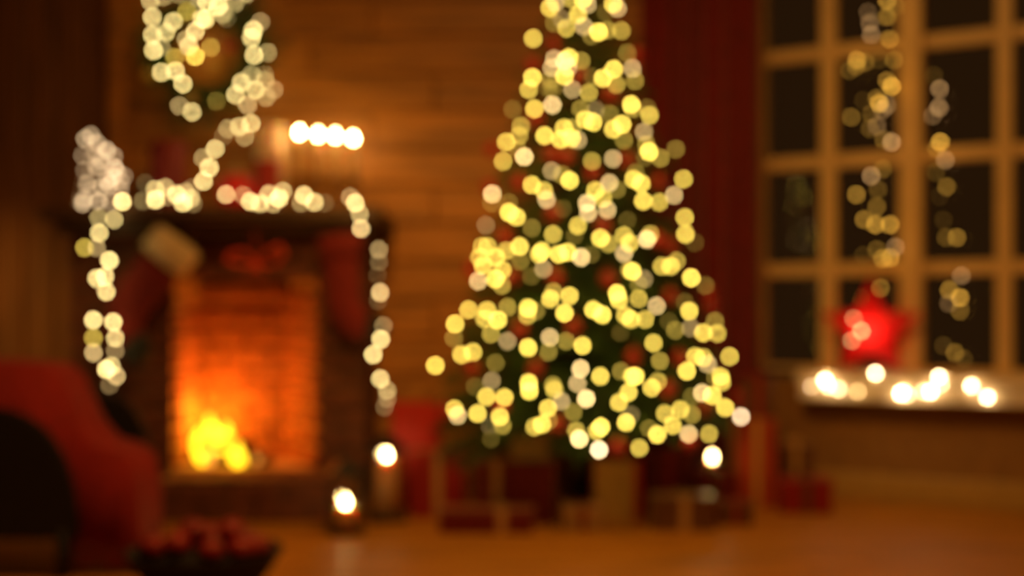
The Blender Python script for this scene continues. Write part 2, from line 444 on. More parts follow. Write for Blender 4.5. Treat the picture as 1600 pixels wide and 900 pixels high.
# logs and fire
def log(p, L, r, rz, label):
    n = 9; prof = [(r*(1+0.08*math.sin(i*2.3)), -L/2+L*i/n) for i in range(n+1)]
    o = link('firewood_log', lathe_me('firewood_log', [(0, -L/2)]+prof+[(0, L/2)], 12), None, Matrix.Translation(p) @ Matrix.Rotation(rz, 4, 'Z') @ Matrix.Rotation(PI/2, 4, 'Y'), M_log)
    tag(o, label, 'log', 'logs in the fire')
FZ = HEARTH_Z
log((PX(345, 5.60), 5.60, FZ+0.033), 0.34, 0.03, 0.15, 'charred log lying at the back of the burning fire')
log((PX(372, 5.52), 5.52, FZ+0.030), 0.30, 0.028, -0.12, 'charred log lying at the front of the burning fire')
log((PX(352, 5.56), 5.56, FZ+0.088), 0.24, 0.026, 0.5, 'charred log resting across the two others in the fire')
M_fl = emat('flame_yellow', (1.0, 0.62, 0.015), 3.6)
M_fl2 = emat('flame_orange', (1.0, 0.38, 0.05), 1.2)
fire = empty('fire', (PX(345, 5.56), 5.56, FZ), 'bright yellow fire burning low in the brick fireplace', 'fire')
def flame_me(name, h, r, tw=0.0):
    prof = []
    n = 10
    path = []; rad = []
    for i in range(n+1):
        s = i/n
        path.append((0.35*r*math.sin(s*4+tw), 0.25*r*math.cos(s*3+tw), h*s)); rad.append(max(0.0015, r*(math.sin(PI*min(1, 0.22+s*0.78)))**0.9*(1-0.25*s)))
    return tube_me(name, path, rad, 12)
for px, py0, h, r, Y, m_ in ((316, 729, .16, .040, 5.55, M_fl), (334, 724, .22, .046, 5.56, M_fl), (350, 722, .18, .036, 5.585, M_fl), (373, 729, .10, .036, 5.50, M_fl), (326, 735, .08, .022, 5.48, M_fl2), (405, 722, .045, .02, 5.50, M_fl2)):
    q = P(px, py0, Y)-fire.location
    link('flame', flame_me('flame', h, r, px), fire, T(q.x, q.y, max(q.z, 0.005)), m_)
for px, py, Y, en, gr in ((332, 645, 5.59, 4.4, 0.34), (350, 590, 5.50, 2.0, 0.24)):
    pl = bpy.data.lights.new('fire_glow', 'POINT'); pl.energy = en; pl.color = (1.0, gr, 0.025); pl.shadow_soft_size = 0.04
    plo = bpy.data.objects.new('fire_glow', pl); COL.objects.link(plo); plo.location = P(px, py, Y)

# ------------------------------------------------------------------ light strings
TINT = {'y': (1.0, 0.69, 0.10), 'p': (1.0, 0.66, 0.25), 'w': (1.0, 0.70, 0.38), 'm': (1.0, 0.73, 0.26), 'o': (1.0, 0.50, 0.06), 'q': (1.0, 0.54, 0.20)}
BR = 0.0078
bulb_meshes = {}
def bulb_mesh(b, t, Y):
    v = 0.17*b**1.5
    fac = (APERTURE*(1/FOCUS-1/Y)*Y/(2*BR))**2
    key = (round(v, 1) if v > 0.35 else round(v, 2), t)
    if key not in bulb_meshes:
        me = ico_me('bulb', BR, 2, (1, 1, 1.12))
        me.materials.append(emat('glow_%s_%s' % (t, key[0]), TINT[t], key[0]*21.5)); bulb_meshes[key] = me
    return bulb_meshes[key]
socket_me = lathe_me('socket', [(0, -0.004), (0.004, -0.003), (0.0045, 0.006), (0, 0.008)], 6)
def parse(s, dt):
    out = []
    for tok in s.split():
        c = tok.split(',')
        out.append((float(c[0]), float(c[1]), float(c[2]), c[3] if len(c) > 3 else dt))
    return out
def order(pts):
    left = list(range(len(pts))); cur = left.pop(0); seq = [cur]
    while left:
        k = min(left, key=lambda j: (pts[j]-pts[cur]).length); left.remove(k); seq.append(k); cur = k
    return seq
def light_string(name, label, data, place, dt='y', group=None, wire=M_wire, lead=(), srt=None):
    items = parse(data, dt)
    pts = [place(*it[:3]) for it in items]
    base = pts[0].copy()
    root = empty(name, base, label, 'light string', group)
    seq = order(pts) if srt is None else sorted(range(len(pts)), key=lambda j: srt(pts[j]))
    path = []
    for a, b in zip(seq, seq[1:]):
        p, q = pts[a], pts[b]
        path.append(p-base+Vector((0, 0.006, 0.010)))
        mid = (p+q)/2; L = (p-q).length
        path.append(mid-base+Vector((0, 0.012, 0.008-0.06*min(L, 0.4))))
    path.append(pts[seq[-1]]-base+Vector((0, 0.006, 0.010)))
    path = [Vector(l)-base for l in lead]+path
    link('wire', tube_me('wire', path, 0.0016, 4), root, None, wire)
    for it, p in zip(items, pts):
        q = p-base
        link('bulb', bulb_mesh(it[2], it[3], p.y), root, T(q.x, q.y, q.z))
    return root

# Christmas tree shape
TY, TZ0, TZ1 = 5.25, 0.28, 2.86
TXc = PX(912, TY)
def TR(z): return max(0.012, 0.551-0.27*(z-0.855))
def tree_place(px, py, b, k=None):
    f = 1.03 if b >= 2.4 else (1.0 if b >= 1.5 else 0.93)
    Y = TY-0.3
    for _ in range(12):
        p = P(px, py, Y); r = TR(p.z); dx = p.x-TXc
        Y = TY-(math.sqrt(max(r*r*f*f-dx*dx, 0.0004)))
    return P(px, py, Y)
TREE1 = """859,12,3 868,4,2,p 893,-2,2 911,-2,3.6 903,23,3 912,41,2,p 885,44,2.2 878,30,1,p 866,36,1 833,60,2.9 866,92,2.1,p 889,90,3.7 882,95,2.5,p 908,95,1.5
862,106,2,p 882,119,3.6 832,121,3.6 826,140,2.5 860,125,1.1 857,138,.7 864,139,.7 894,140,1.7,p 920,145,2 835,170,3 863,164,3.1,p 801,171,.8 907,170,1.3 888,105,2,p
918,7,2,p 958,6,3.2 965,13,2,p 946,19,.6 935,50,4 949,47,1.6 971,48,1.8 924,56,1 980,83,1 959,108,3.6 942,122,3.6 988,107,2,p 992,126,1.4 963,132,1.8 926,120,.7 986,163,3.6 989,170,1.5 1015,180,2.6 1011,169,.8 931,172,.9,p 953,178,1
814,197,1.7 811,212,1.7 791,222,2.7 786,252,2.2 819,245,3.4,p 809,233,1 851,212,3.5 881,200,3 876,218,3.2 893,216,3 894,200,1.5 903,219,1.7,p 914,187,3 925,252,1.9 862,267,1.6,p 878,273,1.2 890,282,3.7 831,289,3.1 850,298,2.6 854,312,2.4,p 769,303,3,p 795,317,.8 795,332,3.6 807,339,3.3 759,352,1,p 831,356,1 864,366,2.3 903,353,2.7 879,326,.5 768,317,.8
927,191,3.5 958,202,3.3 972,194,3.6 975,219,1.2 1006,206,1.9,p 1010,226,1.5 1014,237,4 1032,247,1.5 1008,246,.7 1056,233,1.1 958,248,2.1,p 952,286,2.4,p 930,298,2.7 942,310,2.2 917,317,2.8,p 919,333,2.6,p 949,328,2.3,p 964,296,1 990,280,3 1002,287,3.2 1005,314,3.2 1030,316,2.2 993,270,1 1068,280,2.8 1053,305,2.2,p 1070,340,2.8 1071,366,3.1 980,344,.5"""
TREE2 = """753,385,2 762,385,2.4 749,402,2.4 775,402,2.7 755,415,3 785,422,2.8 791,392,2.4 812,385,3.4 747,439,2.6,p 774,436,3.6 784,446,1.6 813,408,1 847,392,3 842,397,2.7 849,420,1.6,p 873,397,3.4 887,394,3.4 908,402,3,p 865,456,1.6 860,467,3 890,462,3.1 882,489,3.6 825,481,3.7 824,493,2 838,486,1 793,480,1.6 732,484,2.7 761,485,2.7 757,498,2.5 778,500,3.7 767,522,1.9 793,533,1.6,p 859,527,2.4,p 884,533,1.3 711,506,3.4 830,432,.6 898,368,.6
938,372,3.4 951,381,1.8 975,368,2.3 984,380,2.5 975,396,2.4,p 1011,374,3.3,p 1016,366,1.8 1086,379,.5 1034,416,2.4 1048,416,2.5 1057,408,1.7 1080,434,3.8 988,424,3.7 983,422,1.5 1006,436,1.3,p 998,444,1.2 998,467,2 1026,478,2.3,p 964,458,3.6 967,469,3 927,484,3.5 941,492,3.9 977,493,2.6 986,499,2.8 1008,499,2.3 1077,486,3.2 1079,512,1.3,p 1055,516,1.2 1070,472,.6 1045,502,.5 1099,520,3 1121,521,2.4 1117,502,1.4 1021,536,2.6 1102,446,.8 924,397,.8 969,520,.4
680,571,3.6 709,528,1.2 721,554,3 739,550,2.7 825,543,3.7 857,550,1.2 774,567,1 768,595,1.4,p 742,604,.6 760,620,3 788,621,3 826,598,3.7 827,611,3.7 864,602,1.5 866,609,2 877,627,1.8,p 856,638,3 896,644,1.2 847,663,3 835,667,2.2 858,658,1.4 710,639,2.8 715,649,2.6,p 746,646,3.2 781,651,3.2 766,666,1.4,p 785,665,1.5 910,540,3.2 907,576,3,p 902,599,2,p 916,623,3.6,p 900,673,1.8 905,686,3.9,p 767,686,.5
1031,564,1.5 938,588,3.1 970,580,1.1 987,588,2.6 993,588,3.7 1028,596,1.9 1018,606,2.9 982,613,3 967,629,2.8 978,660,3.5 986,648,.8,p 1086,557,2.8 1099,559,2.4 1106,569,2,p 1073,580,3.4 1140,557,2.7 1126,588,2.8 1128,597,2.6 1118,590,1 1097,614,2.7,p 1113,618,3.4 1133,637,3.2 1158,651,3.2,w 1039,646,2.2 1063,640,2.6 1081,648,1.4 1051,665,2.8 1027,679,3.4 1014,669,1 1076,678,2.6,p 1108,678,2 999,700,2.2 936,703,3.9,w 932,674,2.4 939,667,3.8 1081,620,1"""
light_string('tree_lights', 'upper string of warm yellow fairy lights around the Christmas tree', TREE1, tree_place, 'y', 'fairy lights on the tree', srt=lambda p: -p.z)
light_string('tree_lights', 'lower string of warm yellow fairy lights around the Christmas tree', TREE2, tree_place, 'y', 'fairy lights on the tree', srt=lambda p: -p.z)

WC = P(325, 78, 5.86); WR, WT_ = 0.235, 0.085
def wreath_place(px, py, b):
    p = P(px, py, 5.80); d = math.hypot(p.x-WC.x, p.z-WC.z)
    s = abs(d-WR)/WT_
    return P(px, py, 5.86-WT_*math.sqrt(max(0.05, 1-min(s, 1)**2))-0.012)
WRE = """235,1,2.6 238,27,3.2 238,55,3.2 240,79,3.5 271,34,3.4 259,50,3.5 292,18,2,y 315,29,3 321,30,3.6 305,49,3.5 291,62,2 295,72,2.8 305,88,3.8,y 329,74,1.8,y 273,90,2,y 252,113,3.2 274,111,3.4 286,131,3.5 280,165,2.4,p 300,175,3.6 338,158,1,y 341,10,4 323,3,3.5 348,22,2.2 354,29,1.2 368,4,2.3 310,-3,2 252,74,1.5 407,34,1.8,p 396,47,3.6 393,59,3.3 397,86,3.5 418,82,1.8 393,117,2.3 413,118,2.1 377,129,3.2 414,126,1.6 399,140,3.5 368,148,3.3 428,140,1.6,p 416,152,1.7 387,164,2.3,p 350,-12,3 385,-10,3 280,-10,3 255,-6,3"""
light_string('wreath_lights', 'string of cream fairy lights wound around the round wreath', WRE, wreath_place, 'm')
light_string('wreath_light_tail', 'short tail of fairy lights dangling from the wreath to the mantel', "392,193,3 374,198,2.7 356,201,1.7 382,214,1.8 349,213,.8 336,233,3.3 327,262,3.6 317,247,1.8 318,283,3.5", lambda x, y_, b: P(x, y_, 5.80-max(0, y_-200)*0.003), 'm')
MANT = """223,314,1 242,296,2.2 243,312,4 258,293,2 263,307,1.5,p 276,304,3.2 286,317,3.4 290,300,1.8 298,310,2.2 300,294,1,p 302,318,.9 227,286,.5 353,304,2.7,p 380,305,1.5,p 391,315,3.3 406,318,2.8 420,303,2.6 427,319,2 436,310,3.4 442,299,2.3 470,317,1.4 475,305,3.2 491,316,2.8 507,317,.6 547,308,1.6,p 555,317,3.5"""
light_string('mantel_lights', 'string of cream fairy lights lying along the mantel shelf', MANT, lambda x, y_, b: P(x, min(y_, 318.5), 5.26), 'm', srt=lambda p: p.x)
RDROP = "562,334,2 564,357,3,p 592,390,1.6,p 592,409,.8,p 590,430,.4,p 594,457,2.8,p 591,470,.5,p 599,509,1.2,p 595,530,3.4 583,554,3.4 594,592,3 605,610,1.9 605,623,1,p 601,636,.8,p"
light_string('mantel_light_strand', 'string of fairy lights hanging off the mantel end nearer the tree', RDROP, lambda x, y_, b: P(x, y_, 5.165), 'm', 'strands hanging from the mantel', srt=lambda p: -p.z)
LD1 = "191,315,4 154,340,1.6 178,343,2.2 155,364,3 132,387,2,y 151,387,1.6,p 171,407,3.8 151,435,3.2 164,432,3.2 166,456,3.3 146,500,3.7 146,528,2,y 146,551,2.4,p 177,503,3.6 180,528,2.8 180,548,1.3,p 166,577,3.8 174,572,2.5 182,588,2.3,p 171,602,.9,p"
light_string('mantel_light_strand', 'string of fairy lights hanging off the mantel end above the red throw', LD1, lambda x, y_, b: P(x, y_, 5.165), 'm', 'strands hanging from the mantel', srt=lambda p: -p.z)
WINA = """1386,1,2 1399,10,.8 1386,26,1.5 1356,19,.7,p 1359,36,1.2,p 1361,54,1.4,p 1390,61,1.5 1397,94,1.1 1374,93,.5 1339,94,2 1352,97,1,o 1327,110,.8 1338,103,1.2 1386,126,1.5 1393,135,3 1374,161,2.5 1370,154,1.2 1386,164,1.2,p 1379,172,1,p 1330,183,1.2 1361,178,.8 1359,201,.8 1370,197,1,p 1381,218,1 1393,222,2,p 1349,157,.3 1379,264,1 1361,275,1.8,p 1372,296,.8 1338,304,1.8 1370,323,1.2 1350,343,1.6 1368,351,2.3 1391,351,2.3 1370,390,.9 1349,399,.4 1399,386,1.4,p 1379,404,1.7 1391,403,2 1376,450,1.4,o 1347,466,.9"""
WINB = "1459,118,.4 1468,139,1.6,p 1467,168,1.7,p 1457,181,.9,p 1469,222,2.6 1463,232,1 1477,250,1.5,p 1462,269,.6 1479,292,1.2 1468,307,.2 1474,344,.3 1478,371,.8 1495,371,1.5 1502,431,1.3,p 1483,453,1.7 1500,465,2.2 1500,486,1.1 1482,474,.8,p 1474,540,.4 1492,551,1.2 1506,561,.5"
def win_scale(s, k):
    return ' '.join(','.join([t.split(',')[0], t.split(',')[1], '%.2f' % (float(t.split(',')[2])*k)]+t.split(',')[3:]) for t in s.split())
light_string('window_lights', 'bushy strand of dim amber fairy lights hanging above the red star', win_scale(WINA, 0.78).replace(',p', ',q'), lambda x, y_, b: WP(x, y_, -0.04), 'o', 'fairy lights hanging in the window', srt=lambda p: -p.z)
light_string('window_lights', 'sparse thin strand of dim amber fairy lights hanging in the window', win_scale(WINB, 0.75).replace(',p', ',q'), lambda x, y_, b: WP(x, y_, -0.04), 'o', 'fairy lights hanging in the window', srt=lambda p: -p.z)
SILL = "1289,594,7.2 1294,603,4.3 1310,608,3.6 1268,604,1.7 1340,612,2.2,p 1368,583,5.8 1407,615,7.2 1411,612,4.3 1418,617,2.9 1443,612,2.9 1454,612,7.2 1467,589,5.8 1470,600,2.9 1518,603,5.8 1543,621,5.8 1640,606,5.8 1700,612,5.8"
light_string('sill_lights', 'string of white fairy lights lying along the window sill edge', SILL, lambda x, y_, b: WP(x, y_, -0.135), 'w', srt=lambda p: p.x)

# ------------------------------------------------------------------ Christmas tree
tree = empty('christmas_tree', (TXc, TY, 0), 'tall green Christmas tree covered in yellow lights and red baubles', 'christmas tree')
link('trunk', lathe_me('trunk', [(0, 0.03), (0.035, 0.03), (0.028, 1.2), (0.006, TZ1), (0, TZ1)], 10), tree, None, M_bark)
st = link('stand', lathe_me('stand', [(0, 0), (0.12, 0), (0.125, 0.02), (0.09, 0.05), (0.05, 0.10), (0.036, 0.12)], 16), tree, None, M_black)
def branch_mesh(seed, droop):
    rn = random.Random(seed); bm = bmesh.new()
    def pos(s): return Vector((s, 0, -droop*s*s+0.02*s))
    tube_bm(bm, [pos(i/5) for i in range(6)], [0.016*(1-i/6)+0.003 for i in range(6)], 4)
    def needles(a, b, n, L):
        d = (b-a); dn = d.normalized(); u = dn.cross(Vector((0, 0, 1))).normalized(); v = u.cross(dn)
        for i in range(n):
            p = a+d*((i+rn.random())/n); th = rn.random()*2*PI
            dirn = (dn*0.7+(u*math.cos(th)+v*math.sin(th))).normalized(); l = L*(0.7+0.5*rn.random())
            w = dn.cross(dirn).normalized()*0.0045
            bm.faces.new((bm.verts.new(p-w), bm.verts.new(p+w), bm.verts.new(p+dirn*l)))
    needles(pos(0.15), pos(0.6), 40, 0.075); needles(pos(0.6), pos(1.0), 40, 0.075)
    for k in range(7):
        s = 0.22+0.11*k
        for sd in (-1, 1):
            L = (0.34*(1-s)+0.10)*(0.8+0.4*rn.random())
            a = pos(s); d = Vector((0.75, sd*0.75, -0.15+0.3*rn.random())).normalized()
            b = a+d*L
            tube_bm(bm, [a, b], [0.006, 0.002], 3, cap=False)
            needles(a, b, 34, 0.07)
    return mesh_bm(bm, 'branch')
br = [branch_mesh(s, d) for s, d in ((1, 0.18), (2, 0.28), (3, 0.10), (4, 0.22))]
for b_ in br: b_.materials.append(M_needle)
nb = 0
z = TZ0+0.15; tier = 0
while z < TZ1-0.05:
    r_ = TR(z); n = max(6, int(5+r_*16))
    for i in range(n):
        a = 2*PI*(i+0.5*(tier % 2)+0.3*(R()-0.5))/n+tier*0.7
        L = max(0.06, r_*(0.9+0.16*R())*1.0)
        back = math.sin(a) > 0.5
        if back: L *= 0.85
        sc3 = L; k = br[(tier+i*3) % 4]
        wscale = max(L, 0.24)
        link('branch', k, tree, T(0, 0, z+0.04*R(), a, 0, random.uniform(-0.08, 0.12), (L, wscale*0.9, wscale)))
        nb += 1
    z += 0.098 if r_ > 0.2 else 0.085; tier += 1

ORD = ['first', 'second', 'third', 'fourth', 'fifth', 'sixth', 'seventh', 'eighth', 'ninth', 'tenth', 'eleventh', 'twelfth', 'thirteenth', 'fourteenth', 'fifteenth', 'sixteenth', 'seventeenth', 'eighteenth', 'nineteenth', 'twentieth']
ORD += ['twenty-'+o for o in ORD[:9]]+['thirtieth']+['thirty-'+o for o in ORD[:9]]+['fortieth']+['forty-'+o for o in ORD[:9]]
RB = "864,68 832,100 996,86 906,118 954,148 836,186 768,234 862,242 886,246 810,286 764,292 864,334 980,250 926,270 1030,286 943,352 788,370 800,434 736,422 868,434 812,516 896,512 950,436 1048,464 1048,384 1108,460 1110,478 1028,374 737,576 837,576 871,663 783,634 695,641 990,557 967,700 1079,693 1101,637 1152,622 1045,609 1062,560".split()
bm_ball = ico_me('ball', 0.031, 3); bm_ball.materials.append(M_red)
cap_me = lathe_me('cap', [(0, 0.030), (0.009, 0.029), (0.009, 0.038), (0.003, 0.039), (0.003, 0.048), (0, 0.048)], 8); cap_me.materials.append(M_cap)
rb = sorted([tuple(map(float, s.split(','))) for s in RB], key=lambda q: q[1])
for i, (px, py) in enumerate(rb):
    Y = tree_place(px, py, 1.6).y+0.012; p = P(px, py, Y)
    e_ = empty('bauble', p, 'round red bauble on the Christmas tree, %s counting down from the top' % ORD[i], 'bauble', 'red baubles on the tree')
    link('ball', bm_ball, e_); link('cap', cap_me, e_)

# ------------------------------------------------------------------ wreath
wreath = empty('wreath', WC, 'round green fir wreath with fairy lights hanging above the mantel', 'wreath')
bm = bmesh.new(); bmesh.ops.create_circle(bm, segments=6, radius=0.02); bm.free()
link('ring', tube_me('ring', [(WR*math.cos(2*PI*i/32), 0, WR*math.sin(2*PI*i/32)) for i in range(33)], 0.02, 6, 1.0, Vector((0, 1, 0))), wreath, None, M_bark)
for i in range(120):
    a = 2*PI*i/120; f = random.choice((-1, 1))
    ctr = Vector((WR*math.cos(a), 0, WR*math.sin(a)))
    out = random.uniform(0, 2*PI)
    tang = Vector((-math.sin(a), 0, math.cos(a)))
    rad = Vector((math.cos(a), 0, math.sin(a)))
    d = (tang*0.8+rad*math.cos(out)*0.75+Vector((0, -abs(math.sin(out))*0.7, 0))).normalized()
    q = d.to_track_quat('X', 'Z').to_matrix().to_4x4()
    link('sprig', br[i % 4], wreath, Matrix.Translation(ctr) @ q @ Matrix.Diagonal((0.19, 0.19, 0.19, 1)))
def bauble(px, py, Y, r, m, label, group):
    p = P(px, py, Y); s = r/0.031
    e_ = empty('bauble', p, label, 'bauble', group)
    me = ico_me('ball', r, 3)
    link('ball', me, e_, None, m); link('cap', cap_me, e_, T(s=(s, s, s)))
    return e_
bauble(337, 107, 5.80, 0.030, M_gold, 'gold bauble hanging in the open middle of the wreath', 'wreath baubles')
bauble(300, 152, 5.77, 0.026, M_gold, 'small gold bauble at the bottom of the wreath', 'wreath baubles')
bauble(228, 118, 5.77, 0.026, M_gold, 'small gold bauble on the outer edge of the wreath', 'wreath baubles')
bauble(360, 72, 5.80, 0.032, M_red, 'red bauble hanging beside the gold one inside the wreath', 'wreath baubles')

# ------------------------------------------------------------------ things on the mantel
cone = empty('lit_cone_tree', (PX(160, 5.45), 5.45, MZ), 'small white wire cone tree lit with white lights on the mantel', 'decoration')
CHh, CRr = 0.345, 0.112
bm = bmesh.new()
for k in range(10):
    a = 2*PI*k/10
    tube_bm(bm, [(CRr*math.cos(a), CRr*math.sin(a), 0.004), (0.03*math.cos(a)-0.03, 0.03*math.sin(a), CHh*0.8), (-0.045, 0, CHh)], 0.003, 4)
link('wire_rib', mesh_bm(bm, 'wire_rib'), cone, None, M_wwire)
for k, s in enumerate((0.01, 0.25, 0.5, 0.72)):
    rr = CRr*(1-s*0.88)
    link('hoop', tube_me('hoop', [(rr*math.cos(2*PI*i/20)-0.045*s, rr*math.sin(2*PI*i/20), 0.004+CHh*s) for i in range(21)], 0.003, 4), cone, None, M_wwire)
CONE = "133,217,2 142,211,1.8 152,224,2 167,235,2.6 129,243,1.3 157,251,1.7 151,261,2 179,262,2.6 178,244,1.7 132,266,1 183,269,1.7 194,275,1.3 136,287,1.9 171,289,2 167,282,1.8 159,292,1.5 189,284,1.4 188,296,1.5 129,318,2.2 131,311,1.8 154,314,2.4 173,316,1.5 149,240,1.2 144,296,1 176,276,1.8"
def cone_place(px, py, b):
    p = P(px, min(py, 322), 5.40); s = (p.z-MZ)/CHh; rr = max(0.01, CRr*(1-s*0.88))
    dx = p.x-(cone.location.x-0.045*s)
    return P(px, min(py, 321), 5.45-math.sqrt(max(0.0002, rr*rr-dx*dx))-0.006)
for it in parse(win_scale(CONE, 0.78), 'w'):
    p = cone_place(*it[:3])-cone.location
    link('bulb', bulb_mesh(it[2], it[3], 5.4), cone, T(p.x, p.y, p.z))

def flame_small(name, parent, z, h=0.032, r=0.0085, L=26.0):
    me = lathe_me(name, [(0, 0), (r*0.7, h*0.12), (r, h*0.3), (r*0.75, h*0.55), (r*0.3, h*0.82), (0, h)], 10)
    return link(name, me, parent, T(0, 0, z), emat('candle_flame_%d' % int(L), (1.0, 0.68, 0.26), L))
CX0 = [468, 497, 524, 552]; CYf = [207, 210, 212, 216]
holder = empty('candle_holder', (PX(510, 5.72), 5.72, MZ), 'low brass holder carrying a row of four lit candles', 'candle holder')
hb0, hb1 = PX(460, 5.72), PX(560, 5.72)
link('base', lathe_me('base', [(0, 0), (0.06, 0), (0.062, 0.01), (0.03, 0.02), (0, 0.02)], 18), holder, None, M_brass)
link('stem', lathe_me('stem', [(0, 0.015), (0.012, 0.015), (0.008, 0.06), (0.014, 0.10), (0.008, 0.14), (0.008, 0.17), (0, 0.17)], 12), holder, None, M_brass)
link('bar', tube_me('bar', [(hb0-holder.location.x, 0, 0.172), (0, 0, 0.168), (hb1-holder.location.x, 0, 0.155)], 0.007, 6), holder, None, M_brass)
cl = ['nearest the wreath', 'second from the wreath', 'third from the wreath', 'farthest from the wreath']
for i in range(4):
    x = PX(CX0[i], 5.72); zf = PZ(CYf[i], 5.72)
    zb_ = MZ+0.172-0.006*i
    link('cup', lathe_me('cup', [(0, 0), (0.010, 0), (0.02, 0.012), (0.02, 0.018), (0, 0.018)], 12), holder, T(x-holder.location.x, 0, zb_-MZ), M_brass)
    c = empty('candle', (x, 5.72, zb_+0.0185), 'lit ivory candle in the brass holder, %s' % cl[i], 'candle', 'row of four candles on the mantel')
    hh = zf-0.016-(zb_+0.0185)
    link('wax', lathe_me('wax', [(0, 0), (0.0155, 0), (0.015, hh-0.002), (0.012, hh), (0, hh-0.002)], 14), c, None, M_wax)
    link('wick', lathe_me('wick', [(0, hh-0.003), (0.0012, hh-0.003), (0.001, hh+0.006), (0, hh+0.006)], 5), c, None, M_black)
    flame_small('flame', c, hh+0.001, 0.036, 0.010, 120.0)
pc = empty('pillar_candle', (PX(424, 5.80), 5.80, MZ), 'wide unlit ivory pillar candle on the mantel behind red ornaments', 'candle')
zt = PZ(196, 5.80)-MZ
link('wax', lathe_me('wax', [(0, 0), (0.072, 0), (0.073, zt-0.008), (0.066, zt), (0.02, zt-0.006), (0, zt-0.007)], 24), pc, None, M_wax)
link('wick', lathe_me('wick', [(0, zt-0.008), (0.0015, zt-0.008), (0.0012, zt+0.012), (0, zt+0.012)], 5), pc, None, M_black)
bz = empty('bauble', (PX(369, 5.5), 5.5, MZ+0.088), 'large shiny red ball resting on the mantel shelf', 'bauble')
link('ball', ico_me('ball', 0.088, 4), bz, None, M_bigball); link('cap', cap_me, bz, T(s=(2.8, 2.8, 2.8)))
def tin(px0, px1, pyt, Y, label, m):
    x0, x1 = PX(px0, Y), PX(px1, Y); h = PZ(pyt, Y)-MZ; r = (x1-x0)/2
    o = empty('tin', ((x0+x1)/2, Y, MZ), label, 'tin', 'red tins on the mantel')
    link('body', lathe_me('body', [(0, 0), (r, 0), (r, h*0.8), (0, h*0.8)], 24, False), o, None, m)
    link('lid', lathe_me('lid', [(0, h*0.8), (r*1.04, h*0.8), (r*1.04, h*0.97), (r*0.98, h), (0, h)], 24, False), o, None, m)
tin(398, 436, 252, 5.62, 'round red tin on the mantel next to the large ball', M_redwax)
tin(236, 290, 222, 5.68, 'tall dark red tin on the mantel under the wreath', mat('dark_tin', (0.22, 0.012, 0.008), 0.6))

# ------------------------------------------------------------------ bow and stockings
bowp = P(400, 412, 5.25)
bow = empty('ribbon_bow', bowp, 'red ribbon bow hanging above the fire opening', 'bow')
M_rib = mat('bow_ribbon', (0.85, 0.07, 0.02), 0.5, noise=10, amt=0.2)
for sd, nm in ((-1, 'loop'), (1, 'loop')):
    path = [(0, 0, 0), (sd*0.05, -0.01, 0.055), (sd*0.105, -0.012, 0.075 if sd > 0 else 0.045), (sd*0.125, -0.01, 0.045 if sd > 0 else 0.01), (sd*0.09, -0.012, 0.0), (0, 0, -0.006)]
    link(nm, tube_me(nm, path, [0.010, 0.022, 0.026, 0.026, 0.022, 0.010], 8, 0.35, Vector((0, 1, 0))), bow, None, M_rib)
link('knot', ico_me('knot', 0.022, 2, (1, 0.8, 1)), bow, None, M_rib)
for sd in (-1, 1):
    link('tail', tube_me('tail', [(0, -0.005, -0.01), (sd*0.02, -0.01, -0.03), (sd*0.04, -0.006, -0.052)], [0.008, 0.014, 0.016], 6, 0.3, Vector((0, 1, 0))), bow, None, M_rib)
link('cord', tube_me('cord', [(0, 0.0, 0.01), (0.0, -0.02, MZ-0.11-bowp.z)], 0.0018, 4), bow, None, M_rib)
def stocking(px, py, Y, tilt, label, size=1.0, cuffm=M_cuff):
    """hung by the cuff; local +Z up the leg, foot towards +X"""
    p = P(px, py, Y)
    o = empty('stocking', p, label, 'stocking', 'stockings hanging from the mantel')
    o.rotation_euler = (0, tilt, 0)
    s = size
    leg = [(0, 0, 0.0), (0.0, 0, -0.07*s), (0.0, 0, -0.15*s), (0.005*s, 0, -0.22*s), (0.035*s, 0, -0.275*s), (0.085*s, 0, -0.295*s)]
    link('leg', tube_me('leg', leg, [0.068*s, 0.070*s, 0.066*s, 0.064*s, 0.060*s, 0.055*s], 16, 0.42, Vector((1, 0, 0))), o, None, M_sock)
    link('toe', tube_me('toe', [(0.08*s, 0, -0.294*s), (0.12*s, 0, -0.302*s), (0.145*s, 0, -0.306*s), (0.155*s, 0, -0.307*s)], [0.057*s, 0.053*s, 0.036*s, 0.012*s], 16, 0.5, Vector((1, 0, 0))), o, None, M_socktoe)
    link('cuff', tube_me('cuff', [(0, 0, -0.03*s), (0, 0, -0.025*s), (0, 0, 0.055*s), (0, 0, 0.065*s)], [0.07*s, 0.086*s, 0.086*s, 0.072*s], 18, 0.5, Vector((1, 0, 0))), o, None, cuffm)
    return o
def ell_fix(): pass
s1_ = stocking(262, 398, 5.26, math.radians(38), 'red stocking with tilted fluffy pale cuff hanging by the strand of lights', 1.35)
s2_ = stocking(532, 392, 5.26, math.radians(-4), 'dark red stocking hanging at the mantel end nearer the tree', 1.15, M_sock)
for o, px in ((s1_, 262), (s2_, 532)):
    Mi = (Matrix.Translation(o.location) @ Matrix.Rotation(o.rotation_euler[1], 4, 'Y')).inverted()
    top = Mi @ Vector((o.location.x, 5.26, MZ-0.07)); a = Mi @ (o.location+Vector((0, -0.01, 0.03)))
    link('hanger', tube_me('hanger', [a, top], 0.003, 5), o, None, M_sock)

